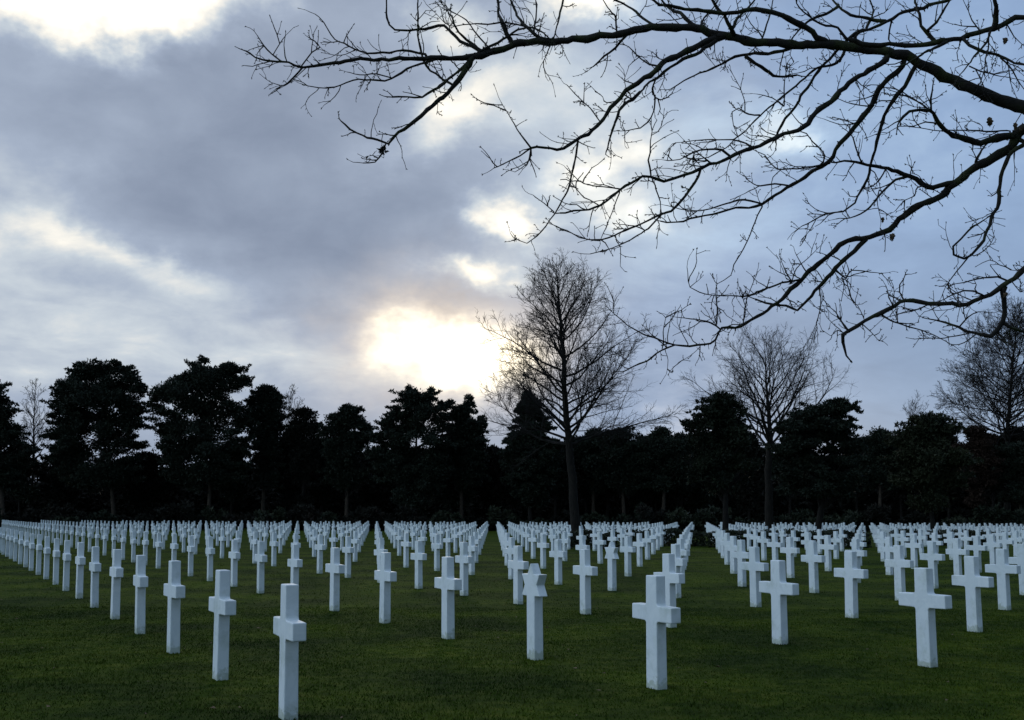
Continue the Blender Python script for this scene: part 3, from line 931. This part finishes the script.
tag(oak, 'bare oak with mossy dark boughs and knobbly twigs hanging into the view', 'tree')

def catmull(pts, step):
    """points smoothed and resampled, with parameter along the given points"""
    out = []
    n = len(pts)
    for i in range(n-1):
        p0, p1, p2, p3 = pts[max(i-1, 0)], pts[i], pts[i+1], pts[min(i+2, n-1)]
        k = max(1, int((p2-p1).length/step))
        for q in range(k):
            t = q/k
            out.append(0.5*((2*p1) + (p2-p0)*t + (2*p0-5*p1+4*p2-p3)*t*t + (3*p1-p0-3*p2+p3)*t**3))
    out.append(pts[-1].copy())
    return out

def nodule(mb, p, d, r, L):
    mb.tube([p, p+d*L*.5, p+d*L], [r, r*1.2, r*.35], 4, False)

def twig(mb, p, d, L, r, lev):
    seg = max(3, int(L/.035))
    pts = [p.copy()]
    dd = d.copy()
    for q in range(seg):
        dd = (dd + Vector((random.gauss(0, .22), random.gauss(0, .22), random.gauss(.03, .22)))).normalized()
        pts.append(pts[-1] + dd*(L/seg))
    mb.tube(pts, [max(.0014, r*(1-.5*q/seg))*random.uniform(.88, 1.2) for q in range(seg+1)], 4 if lev else 5, False)
    # end buds in a little cluster
    for b in range(random.choice((1, 2, 3))):
        nodule(mb, pts[-1], side_dir(dd, R(random.uniform(0, 45)), random.random()*6.28), max(.0018, r*.6), random.uniform(.008, .017))
    for q in range(1, seg):
        if random.random() < .42:
            nodule(mb, pts[q], side_dir((pts[q]-pts[q-1]).normalized(), R(random.uniform(35, 60)), random.random()*6.28), max(.0016, r*.55), random.uniform(.008, .018))
    if lev > 0:
        for q in range(random.randint(1, 3)):
            t = random.uniform(.25, .9)
            tp, td = along(pts, t)
            twig(mb, tp, side_dir(td, R(random.uniform(30, 60)), random.random()*6.28), L*random.uniform(.3, .6), r*.62, lev-1)

known = []          # (px, py, depth) of everything traced so far
def depth_near(x, y):
    best, bd = None, 1e9
    for a, b, z in known:
        d = (a-x)**2+(b-y)**2
        if d < bd: best, bd = z, d
    return best if bd < 22**2 else None

tb = MB()
tp = [trunk_foot + Vector((0, 0, -.2)), trunk_foot + Vector((.02, 0, .35)), trunk_foot + Vector((-.03, .02, 1.2)), trunk_foot + Vector((.04, 0, 2.2)),
      trunk_foot + Vector((.0, .05, 3.2)), trunk_foot + Vector((.12, .1, 4.3)), trunk_foot + Vector((.1, .2, 5.6)), trunk_foot + Vector((.25, .2, 7.2)), trunk_foot + Vector((.2, .3, 9.0))]
tb.tube(catmull(tp, .15), [r for r in np.interp(np.linspace(0, 1, len(catmull(tp, .15))), [0, .06, .2, .5, .75, 1], [.52, .38, .31, .25, .15, .03])], 14)
tb.build('trunk', MAT['oak'], oak, True)

LEAVES = {'A': [], 'E': [(890, 234, .9), (881, 218, .6), (1013, 124, .8), (989, 117, 1.2), (1019, 128, .7)], 'J': [(1003, 293, .6)], 'G': [(1003, 38, .8)], 'H': []}
for key, dz0, lines in OAK_LIMBS:
    limb = None
    for li, (dz, w0, w1, pts2) in enumerate(lines):
        w0, w1 = w0*(1.28 if li == 0 else 1.42), w1*1.25
        # a strand starts in the heart of the wood it grows from
        if li:
            x, y = pts2[0]
            a, b, z = min(known, key=lambda k: (k[0]-x)**2 + (k[1]-y)**2)
            if 1 < math.hypot(a-x, b-y) < 26:
                pts2 = [(a, b)] + pts2
        z0 = depth_near(*pts2[0]) if li else None
        if z0 is None:
            z0 = OAK_Z + dz0
            free = li > 0
        else:
            free = False
        # arc length along the trace
        acc = [0]
        for a, b in zip(pts2, pts2[1:]):
            acc.append(acc[-1]+math.hypot(a[0]-b[0], a[1]-b[1]))
        tot = acc[-1]
        # a limb recedes slowly towards its tip; side strands swing in depth both ways
        sgn = 1 if li == 0 else random.choice((-1, 1))
        P = []
        for (x, y), s in zip(pts2, acc):
            t = s/tot
            z = z0 + sgn*dz*t*1.0 + (.05*math.sin(t*7+li) if li else 0)*min(1, t*3)
            if li == 0:
                z = z0 + dz*t
            known.append((x, y, z))
            P.append(at(x, y, z))
        for q in range(len(pts2)-1):     # denser record for children to attach to
            for e in (.17, .33, .5, .66, .83):
                known.append((pts2[q][0]+(pts2[q+1][0]-pts2[q][0])*e, pts2[q][1]+(pts2[q+1][1]-pts2[q][1])*e,
                              (P[q].y)+(P[q+1].y-P[q].y)*e))
        if li == 0:
            # the bough grows out of the trunk beyond the frame
            h = max(2.3, P[0].z - .55)
            P = [trunk_foot + Vector((.0, .0, h-.25)), (trunk_foot + Vector((0, 0, h))).lerp(P[0], .45) + Vector((0, 0, .10))] + P
        C = catmull(P, .035)
        n = len(C)
        mb = MB()
        w0m, w1m = w0/1000*.5, w1/1000*.5
        rad = []
        for q, p in enumerate(C):
            t = q/(n-1)
            r = w0m*(1-t) + w1m*t if li else w1m + (w0m-w1m)*(1-t)**1.3
            r *= .86 + .42*abs(mnoise.noise(p*9)) + .46*abs(mnoise.noise(p*28))
            rad.append(r)
        # crooked growth
        for q in range(1, n-1):
            C[q] = C[q] + mnoise.noise_vector(C[q]*13)*min(.013, w0m*.95) + mnoise.noise_vector(C[q]*6)*min(.011, w0m*.6)*(q/(n-1) if li else 1)**.3 + mnoise.noise_vector(C[q]*20)*min(.007, rad[q]*.6)
        mb.tube(C, rad, 10 if w0 > 40 else 6)
        # spurs and knots
        for q in range(2, n-1):
            if random.random() < (.30 if w0 > 12 else .45):
                d = (C[q]-C[q-1]).normalized()
                nd = side_dir(d, R(random.uniform(45, 85)), random.random()*6.28)
                k = random.uniform(.005, .016)
                nodule(mb, C[q]+nd*rad[q]*.6, nd, min(.004, rad[q]*.45), rad[q]*.5+k)
        # short knobbly side shoots
        for q in range(int(n*.035*11)):
            p, d = along(C, random.random()**.8 if li else .2+.8*random.random())
            twig(mb, p, side_dir(d, R(random.uniform(35, 75)), random.random()*6.28), random.uniform(.018, .075), random.uniform(.0020, .0030), 0)
        # twigs
        length = sum((C[q+1]-C[q]).length for q in range(n-1))
        start = 0 if li else .22
        nt = int(length*(6.0 if li == 0 else 8.5))
        for q in range(nt):
            t = start + (1-start)*random.random()
            if li == 0 and random.random() > .35 + .65*t: continue
            p, d = along(C, t)
            L = random.uniform(.05, .24)
            dr = side_dir(d, R(random.uniform(28, 70)), random.random()*6.28)
            dr = (dr + Vector((0, 0, .18))).normalized()
            twig(mb, p, dr, L, random.uniform(.0024, .0040), 1 if random.random() < .75 else 0)
        twig(mb, C[-1], (C[-1]-C[-2]).normalized(), random.uniform(.05, .12), max(.0016, w1m*.8), 0)
        if li == 0:
            limb = mb.build('limb', MAT['oak'], oak, True)
        else:
            o = mb.build('branch', MAT['oak'] if w0 > 14 else MAT['oaktwig'], None, True)
            o.parent = limb
    for x, y, s in LEAVES[key]:
        z = depth_near(x, y) or OAK_Z
        c = at(x, y, z-.03)
        lb = MB()
        for e in range(1 if s > 1.15 else 2):
            ax = Vector((random.uniform(-.5, .5), random.uniform(-.5, .5), -1)).normalized()
            u = ax.cross(Vector((random.uniform(-.4, .4), 1, 0))).normalized()
            nn = ax.cross(u)
            Lf, prev = .055*s, None
            for q in range(8):
                t = q/7
                wv = .017*s*math.sin(min(1, t*1.08+.04)*math.pi)**.7*(.75+.4*abs(math.sin(t*11)))
                m = c + ax*(t*Lf) + nn*(.012*math.sin(t*4+e)) + u*(.010*e)
                row = [len(lb.v)+k for k in range(3)]
                lb.v += [m-u*wv+nn*wv*.5, m, m+u*wv+nn*wv*.5]
                if prev:
                    lb.f += [(prev[0], prev[1], row[1], row[0]), (prev[1], prev[2], row[2], row[1])]
                prev = row
        o = lb.build('leaf', MAT['leaf'], None, True)
        o.parent = limb
    if key == 'A':
        # the withered clump near the tip of the lowest strand
        c = at(383, 150, depth_near(383, 150))
        gb = leaf_cloud([tuple(c)], [.021], [60], .022, .9)
        o = tri_mesh('withered_clump', gb, MAT['oaktwig'])
        o.parent = limb

SKY_LEFT, SKY_BACK, SKY_HIGH, SKY_RIGHT = 1.45, 0.15, 0.3, 0.6
SKY_PATCHES = [
    (.95, (95, -40, 138, 62, 0, 2.2)),          # white edge of cloud, top left
    (-.12, (250, 140, 230, 100, -12)),          # the dark bank
    (-.07, (330, 255, 170, 50, -15)),
    (.30, (112, 260, 95, 17, -20)),            # pale streaks, left
    (.22, (10, 225, 60, 55)),
    (.15, (90, 320, 160, 45)),
    (.14, (180, 370, 220, 30)),
    (.60, (508, 213, 36, 20, -25, 1.2)),        # breaks above the glow
    (.50, (490, 272, 28, 14)),
    (.42, (455, 105, 75, 24, 25)),
    (.22, (560, 95, 60, 40, 20)),
    (.50, (575, 3, 55, 16, 0, 1.3)),
    (.40, (440, 14, 40, 24)),
    (.40, (605, 158, 36, 20, 20)),
    (.30, (625, 205, 30, 16)),
    (.36, (780, 140, 36, 16, 20)),
    (.12, (690, 140, 100, 60, 10)),
    (.14, (640, 240, 160, 80)),
    (.06, (850, 120, 160, 120)),
    (-.12, (900, 330, 180, 80)),
]
# ------------------------------------------------------------------ sky: broken evening cloud lit from behind
world = bpy.data.worlds.new('World')
scene.world = world
world.use_nodes = True
nt = world.node_tree
N, Lk = nt.nodes, nt.links
N.clear()
out = N.new('ShaderNodeOutputWorld')
bg = N.new('ShaderNodeBackground')
bg.inputs['Strength'].default_value = 0.1
Lk.new(bg.outputs[0], out.inputs['Surface'])

class V:
    """a scalar socket with arithmetic"""
    def __init__(s, k): s.k = k
    def __add__(s, o): return mth('ADD', s, o)
    def __radd__(s, o): return mth('ADD', s, o)
    def __sub__(s, o): return mth('SUBTRACT', s, o)
    def __rsub__(s, o): return mth('SUBTRACT', o, s)
    def __mul__(s, o): return mth('MULTIPLY', s, o)
    def __rmul__(s, o): return mth('MULTIPLY', s, o)
def mth(op, a, b=None, c=None):
    n = N.new('ShaderNodeMath'); n.operation = op
    for i, x in enumerate((a, b, c)):
        if x is None: continue
        if isinstance(x, V): Lk.new(x.k, n.inputs[i])
        else: n.inputs[i].default_value = x
    return V(n.outputs[0])
def smooth(x, a, b):
    n = N.new('ShaderNodeMapRange'); n.interpolation_type = 'SMOOTHSTEP'
    Lk.new(x.k, n.inputs[0]); n.inputs[1].default_value = a; n.inputs[2].default_value = b
    return V(n.outputs[0])
def noise_tex(vec, scale, detail=6, rough=.55, dist=0.0):
    n = N.new('ShaderNodeTexNoise')
    n.inputs['Scale'].default_value = scale; n.inputs['Detail'].default_value = detail
    n.inputs['Roughness'].default_value = rough; n.inputs['Distortion'].default_value = dist
    Lk.new(vec, n.inputs['Vector'])
    return V(n.outputs['Fac'])
def comb(x, y, z):
    n = N.new('ShaderNodeCombineXYZ')
    for i, a in enumerate((x, y, z)):
        if isinstance(a, V): Lk.new(a.k, n.inputs[i])
        else: n.inputs[i].default_value = a
    return n.outputs[0]
def mixc(f, a, b, mode='MIX'):
    n = N.new('ShaderNodeMix'); n.data_type = 'RGBA'; n.blend_type = mode
    n.clamp_factor = False
    if isinstance(f, V): Lk.new(f.k, n.inputs[0])
    else: n.inputs[0].default_value = f
    for i, c in ((6, a), (7, b)):
        if isinstance(c, tuple): n.inputs[i].default_value = (*c, 1)
        else: Lk.new(c, n.inputs[i])
    return n.outputs[2]

tc = N.new('ShaderNodeTexCoord')
sep = N.new('ShaderNodeSeparateXYZ')
Lk.new(tc.outputs['Generated'], sep.inputs[0])
dx, dy, dz = (V(sep.outputs[i]) for i in range(3))
az = mth('ARCTAN2', dx, dy)
el = mth('ARCSINE', dz)
# cloud deck seen in perspective: features flatten towards the horizon
zc = mth('MAXIMUM', dz, 0.0) + .22
deck = comb(mth('DIVIDE', dx, zc), mth('DIVIDE', dy, zc), 0.0)
n_big = noise_tex(deck, 1.5, 5, .5)
n_mid = noise_tex(deck, 4.2, 7, .58, .4)
n_fine = noise_tex(comb(az*1.0, el*1.5, 3.7), 13.0, 6, .55, .3)
wv1 = noise_tex(comb(az, el*1.3, 8.2), 7.0, 5, .6) - .5
wv2 = noise_tex(comb(az, el*1.3, 21.4), 7.0, 5, .6) - .5
wv3 = noise_tex(comb(az, el*1.4, 4.1), 24.0, 6, .6) - .5
wv4 = noise_tex(comb(az, el*1.4, 14.1), 24.0, 6, .6) - .5
waz, wel = az + wv1*.13 + wv3*.05, el + wv2*.08 + wv4*.035

def sky_at(px, py):
    d = ray(px, py)
    return math.atan2(d.x, d.y), math.asin(d.z)
def blob(px, py, sx, sy, tilt=0.0, hard=1.0):
    """soft patch of sky; sizes in thousandths of a radian"""
    a0, e0 = sky_at(px, py)
    u, v = waz - a0, wel - e0
    if tilt:
        c, s = math.cos(R(tilt)), math.sin(R(tilt))
        u, v = u*c + v*s, v*c - u*s
    u, v = u*(1000/sx), v*(1000/sy)
    q = u*u + v*v
    if hard != 1.0:
        q = mth('POWER', q, hard)
    return mth('POWER', 2.718, q*-1.0)

# blue-ness: clear sky shows towards the right
blue = smooth(az + wv1*.25 + (n_mid - .5)*.25, -.02, .34)
# brightness of the cloud, 0 dark .. 1 white
b = .36 + (n_big - .5)*.18 + (n_mid - .5)*.31 + (n_fine - .5)*.24
for amp, args in SKY_PATCHES:
    b = b + (amp*blob(*args))*(n_mid*1.2 + .4)
ramp = N.new('ShaderNodeValToRGB')
stops = [(0.0, (.165, .205, .295)), (.20, (.240, .290, .390)), (.40, (.36, .425, .54)), (.58, (.56, .62, .68)), (.76, (.88, .86, .80)), (.90, (1.12, 1.06, .94)), (1.0, (1.25, 1.2, 1.1))]
e = ramp.color_ramp.elements
while len(e) < len(stops): e.new(.5)
for x, (p, c) in zip(e, stops):
    x.position = p; x.color = (*c, 1)
Lk.new(b.k, ramp.inputs[0])
cloud = ramp.outputs[0]
# clear sky
nish = N.new('ShaderNodeTexSky')
nish.sky_type = 'NISHITA'
nish.sun_disc = False
nish.sun_elevation = R(8.0)
nish.sun_rotation = R(-3.6)
nish.altitude = 50
nish.air_density, nish.dust_density, nish.ozone_density = 1.0, .8, 2.0
clear = mixc(1.0, nish.outputs[0], (1.0, 1.0, 1.0), 'MULTIPLY')
tint = mixc(blue*.85, (1.0, 1.0, 1.0), (.76, .96, 1.20), 'MIX')
cloud = mixc(1.0, cloud, tint, 'MULTIPLY')
cloud10 = mixc(1.0, cloud, (10.0, 10.0, 10.0), 'MULTIPLY')
thin = smooth(blue*(1.0 - smooth(b, .40, .75)), .3, 1.0)
sky = mixc(thin*.12, cloud10, clear)
# the sun's glow through the thin place in the deck
core = blob(453, 358, 55, 25, -3, 1.3)*(n_fine*1.4 + .3)*(n_mid*.6 + .6)
halo = blob(445, 350, 95, 55, 8)
glow = mixc(core, (0.0, 0.0, 0.0), (19.0, 16.8, 11.5))
glow2 = mixc(halo, (0.0, 0.0, 0.0), (4.4, 2.7, .6))
sky = mixc(1.0, sky, glow, 'ADD')
sky = mixc(1.0, sky, glow2, 'ADD')
# outside the view: brighter open sky high up on the left and behind, duller on the right behind
left = smooth(mth('MULTIPLY', dx, -1.0) - dy*.25, .30, .95)
right = smooth(dx*.6 - dy, .2, 1.0)
back = smooth(mth('MULTIPLY', dy, -1.0), -.2, .7)
high = smooth(el, R(32), R(70))
gain = 1.0 + left*SKY_LEFT + back*SKY_BACK + high*SKY_HIGH - right*SKY_RIGHT
gc = N.new('ShaderNodeCombineColor')
open_sky = mth('MAXIMUM', left, back)
for i, tnt in enumerate((-.13, .03, .07)): Lk.new((gain*(1.0 + open_sky*tnt)).k, gc.inputs[i])
sky = mixc(1.0, sky, gc.outputs[0], 'MULTIPLY')
Lk.new(sky, bg.inputs['Color'])

sun_d = bpy.data.lights.new('sun', 'SUN')
sun_d.energy = 0.5
sun_d.angle = R(14)
sun_d.color = (1.0, .88, .70)
sun = bpy.data.objects.new('sun', sun_d)
COL.objects.link(sun)
sd = ray(440, 355)
sun.rotation_euler = (-sd).to_track_quat('-Z', 'Y').to_euler()
sun.location = (-8, 120, 30)

scene.view_settings.view_transform = 'Standard'
scene.view_settings.look = 'None'
scene.view_settings.exposure = 0.08
scene.view_settings.gamma = 1.0
scene.view_settings.use_curve_mapping = False
scene.render.engine = 'CYCLES'
scene.cycles.max_bounces = 5
scene.cycles.diffuse_bounces = 2
scene.cycles.use_denoising = True
scene.cycles.denoiser = 'OPENIMAGEDENOISE'
scene.cycles.denoising_input_passes = 'RGB_ALBEDO_NORMAL'
world.cycles.sampling_method = 'MANUAL'
world.cycles.sample_map_resolution = 2048
scene.render.film_transparent = False
